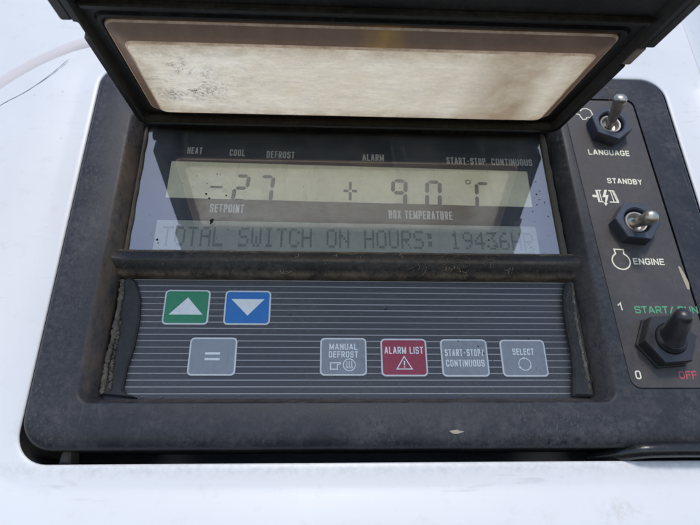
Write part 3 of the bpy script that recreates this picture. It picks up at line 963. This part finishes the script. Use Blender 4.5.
# lid ----------------------------------------------------------------
LA = R(10)
H0 = Vector((0.3, 78.5, 9.4))
ES = Vector((0, -math.sin(LA), math.cos(LA)))
NI = Vector((0, -math.cos(LA), -math.sin(LA)))
def lidmap(x, s, w):
    x = x + (0.075 * s * max(0, x) / 75)
    return H0 + Vector((x, 0, 0)) + ES * s + NI * w
LEN = 106
def lr(x0, x1, s0, s1, r, w):
    return [(x, s, w) for x, s in rr(x0, x1, s0, s1, r, 6)]
o = MB()
WX0, WX1, WS0, WS1 = -70.6, 71.4, 8.2, 55.6
o.loft([lr(WX0, WX1, WS0, WS1, 3, -2.6), lr(-77, 78.6, 0.8, LEN, 3, -2.6), lr(-77.4, 79, 0.6, LEN + .4, 3, -1.8), lr(-77.4, 79, .6, LEN + .4, 3, 2.4), lr(-77.1, 78.7, .9, LEN + .1, 3, 2.9), lr(-75.4, 77.2, 2.4, LEN - 1.6, 2.4, 2.9),
        lr(-75.0, 76.8, 2.8, LEN - 2, 2.2, 2.5), lr(-74.6, 76.3, 3.2, LEN - 2.4, 2, 0.9), lr(-74.2, 75.8, 3.6, LEN - 2.8, 2, 0.3), lr(-72.4, 73.4, 6.2, 58.0, 3, 0.2), lr(-71.9, 72.9, 6.8, 57.2, 3, 0.9),
        lr(-71.2, 72.0, 7.6, 56.4, 3, 0.9), lr(WX0, WX1, WS0, WS1, 3, 0.2), lr(WX0, WX1, WS0, WS1, 3, -2.6)])
# wider flanges towards the free end
for x0, x1 in ((-80.6, -77.2), (78.8, 82.0)):
    s_ = 56.5 if x0 < 0 else 52.0
    o.loft([lr(x0, x1, s_, LEN - 3, .6, -2.4), lr(x0, x1, s_, LEN - 3, .6, 2.2), lr(x0 + .5, x1 - .5, s_ + .5, LEN - 3.5, .4, 2.7)], 0, True, True)
# cross rib between the window and the free end
o.loft([lr(-74, 75.5, 60.2, 62.2, .4, 0.1), lr(-74, 75.5, 60.2, 62.2, .4, 1.5), lr(-73.6, 75.1, 60.6, 61.8, .3, 1.9)], 0, True, True)
o.xform(lidmap)
lid = o.build("lid", [M['lid']], panel)
c_ = MB()
c_.loft([lr(-82, -75.9, 49.2, 56.6, .8, -5), lr(-82, -75.9, 49.2, 56.6, .8, 6)], 0, True, True)
c_.xform(lidmap)
cut(lid, c_.build("cutter", [M['lid']], panel, smooth=0))
c_ = MB()
c_.loft([lr(77.0, 84, 43.2, 52.2, .6, 0.8), lr(77.0, 84, 43.2, 52.2, .6, 6)], 0, True, True)
c_.xform(lidmap)
cut(lid, c_.build("cutter", [M['lid']], panel, smooth=0))
tag(lid, "black plastic flip-up lid standing open above the display")
o = MB()
o.loft([lr(WX0 + .1, WX1 - .1, WS0 + .1, WS1 - .1, 3, -1.8), lr(WX0 + .1, WX1 - .1, WS0 + .1, WS1 - .1, 3, 0.9), lr(WX0 + .25, WX1 - .25, WS0 + .25, WS1 - .35, 2.8, 1.1), lr(WX0 + .5, WX1 - .5, WS0 + .5, WS1 - .8, 2.8, 1.25),
        lr(WX0 + 4.0, WX1 - 3.8, WS0 + 2.2, WS1 - 5.9, 2.6, 3.3), lr(WX0 + 4.3, WX1 - 4.1, WS0 + 2.5, WS1 - 6.4, 2.3, 3.46), lr(WX0 + 4.6, WX1 - 4.4, WS0 + 2.8, WS1 - 7.0, 2.1, 3.5)], mis=[1, 2, 2, 1, 2, 2])
o.loft([lr(WX0 + 4.6, WX1 - 4.4, WS0 + 2.8, WS1 - 7.0, 2.1, 3.5)], 0, False, True)
o.xform(lidmap)
tag(o.build("window", [M['window'], M['winbevel'], M['winedge']], lid, smooth=20), "grimy yellowed translucent window insert in the lid")
o = MB()
o.loft([lr(77.4, 80.6, 43.6, 51.8, .5, 0.9), lr(77.4, 80.2, 43.6, 51.4, .5, 2.3), lr(77.7, 79.6, 44, 51, .4, 2.6)], 0, True, True)
o.xform(lidmap)
o.build("tape_scrap", [M['tape']], lid)
o = MB()
o.tube([(x, 80.6, 8.6) for x in (-76.5, -40, 0, 40, 77.5)], 1.9, 16)
o.build("hinge", [M['lid']], lid)

# ------------------------------------------------------------------ dust and fibres
f = MB()
def fibre(x, y, z, L, ang, curl, r=0.07, mi=0):
    pts = []
    for i in range(7):
        u = i / 6
        a = ang + curl * u
        pts.append((x, y, z + 0.25 * math.sin(u * 3.1)))
        x += math.cos(a) * L / 6; y += math.sin(a) * L / 6
    f.tube(pts, [r * (1 - .5 * abs(2 * i / 6 - 1)) for i in range(7)], 5, mi)
for _ in range(40):
    x = random.uniform(-70, 74)
    fibre(x, 26.3 + random.uniform(-.5, .4), 4.8, random.uniform(1.5, 6), random.choice((0, math.pi)) + random.uniform(-.3, .3), random.uniform(-.8, .8), random.uniform(.03, .08))
for _ in range(46):
    x = random.gauss(34, 9)
    yy = random.uniform(18.5, 26)
    zz = 3.9 + (yy - 18.3) * .56 if yy < 22.4 else 6.3 - (yy - 22.6) * .5
    fibre(x, yy, zz + .12, random.uniform(1, 6), random.uniform(0, 6.28), random.uniform(-1.8, 1.8), random.uniform(.018, .045))
for x, yy in ((-44, 26.6), (-40, 26.3), (17, 25.8), (18, 24.8), (4, 24), (-18, 23.9), (36, 20.5), (38, 19.8), (33, 20.3), (55, 20.2), (-22, 18.6), (-5, 25)):
    for _ in range(5):
        zz = 3.9 + (yy - 18.3) * .56 if yy < 22.4 else 6.3 - (yy - 22.6) * .5
        fibre(x + random.gauss(0, .7), yy + random.gauss(0, .25), zz + .15, random.uniform(.6, 2.2), random.uniform(0, 6.28), random.uniform(-3, 3), random.uniform(.05, .14))
for _ in range(260):   # fine grit on the crossbar and its upper edge
    x = random.uniform(-76, 76) if random.random() < .6 else random.gauss(34, 10)
    yy = random.choice((random.uniform(18.4, 26.5), random.gauss(26.4, .3)))
    yy = min(27, max(18.3, yy))
    zz = 3.75 + (yy - 18.4) * .66 if yy < 22.2 else 6.3 - (yy - 22.8) * .5
    fibre(x, yy, min(zz, 6.3) + .02, random.uniform(.15, .5), random.uniform(0, 6.28), 0, random.uniform(.04, .11))
for _ in range(26):   # crumbs along the foot of the keypad
    fibre(random.uniform(-76, 70), -22.4 + random.uniform(-.4, .8), 0.15, random.uniform(.4, 2.0), random.uniform(-.5, .5), random.uniform(-2, 2), random.uniform(.05, .13))
for _ in range(30):   # cobweb strands on the right strip and wall
    fibre(random.uniform(74, 79), random.uniform(-20, 15), 3.0, random.uniform(1, 5), 1.57 + random.uniform(-.6, .6), random.uniform(-1.5, 1.5), .035)
for _ in range(24):   # scuffs of lint above the switch plate
    fibre(random.gauss(103, 5), random.gauss(97, 2.5), 9.1, random.uniform(1, 3.5), random.uniform(0, 6.28), random.uniform(-3, 3), .04)
lint = f.build("dust_fibres", [M['fibre']], smooth=0, weld=False)
lint.matrix_world = ROOT
tag(lint, "dry fibres, lint and crumbs caught along the crossbar and keypad edges", "debris", kind="stuff")

f = MB()
def speck(x, y, z, r):
    n = 7
    ph = random.uniform(0, 6)
    rad = [r * random.uniform(.6, 1.25) for _ in range(n)]
    p0 = [(x + rad[i] * math.cos(6.283 * i / n + ph), y + rad[i] * math.sin(6.283 * i / n + ph)) for i in range(n)]
    f.loft([z_(p0, z), [(x + (a - x) * .6, y + (b_ - y) * .6, z + r * .5) for a, b_ in p0]], 0, True, True)
for x, y, r in ((-52.0, 50.4, .5), (-50.7, 48.7, .45), (-44.6, 49.9, .42), (-56, 58, .25), (-48.8, 59, .3), (-47.6, 58.8, .2), (-48.9, 39.4, .85), (-49.2, 38.4, .5), (-48.4, 37.4, .25), (-52, 55, .2),
                (-43, 36, .25), (-67, 31.6, .5), (-66.5, 30.4, .3), (-22, 45.6, .2), (50, 33, .35), (52, 30.6, .3), (-36, 48, .2), (70.5, 52.5, .35), (72, 54, .28), (69.5, 51, .2), (71.2, 50.2, .3), (73, 49, .3), (70, 48, .3), (68, 45, .25), (71, 58, .25), (70, 61, .3), (73.5, 43, .35)):
    speck(x, y, 2.36, r)
for _ in range(130):
    speck(random.uniform(-75, 75), random.uniform(28.5, 68), 2.36, random.choice((.07, .09, .12, .16)))
for x, y in ((36, -3.8), (43.3, -7.4), (42.6, -5.6), (44.2, -7.9), (12, 7.2), (12.5, 7.6), (-20, 5), (60, -3)):
    speck(x, y, 0.42, .25)
for _ in range(60):
    speck(random.uniform(-66, 70), random.uniform(-21, 16), 0.06, random.choice((.07, .1, .14)))
specks = f.build("dirt_specks", [M['dirt']], smooth=0, weld=False)
specks.matrix_world = ROOT
tag(specks, "dark dirt specks scattered over the display glass and keypad", "debris", kind="stuff")
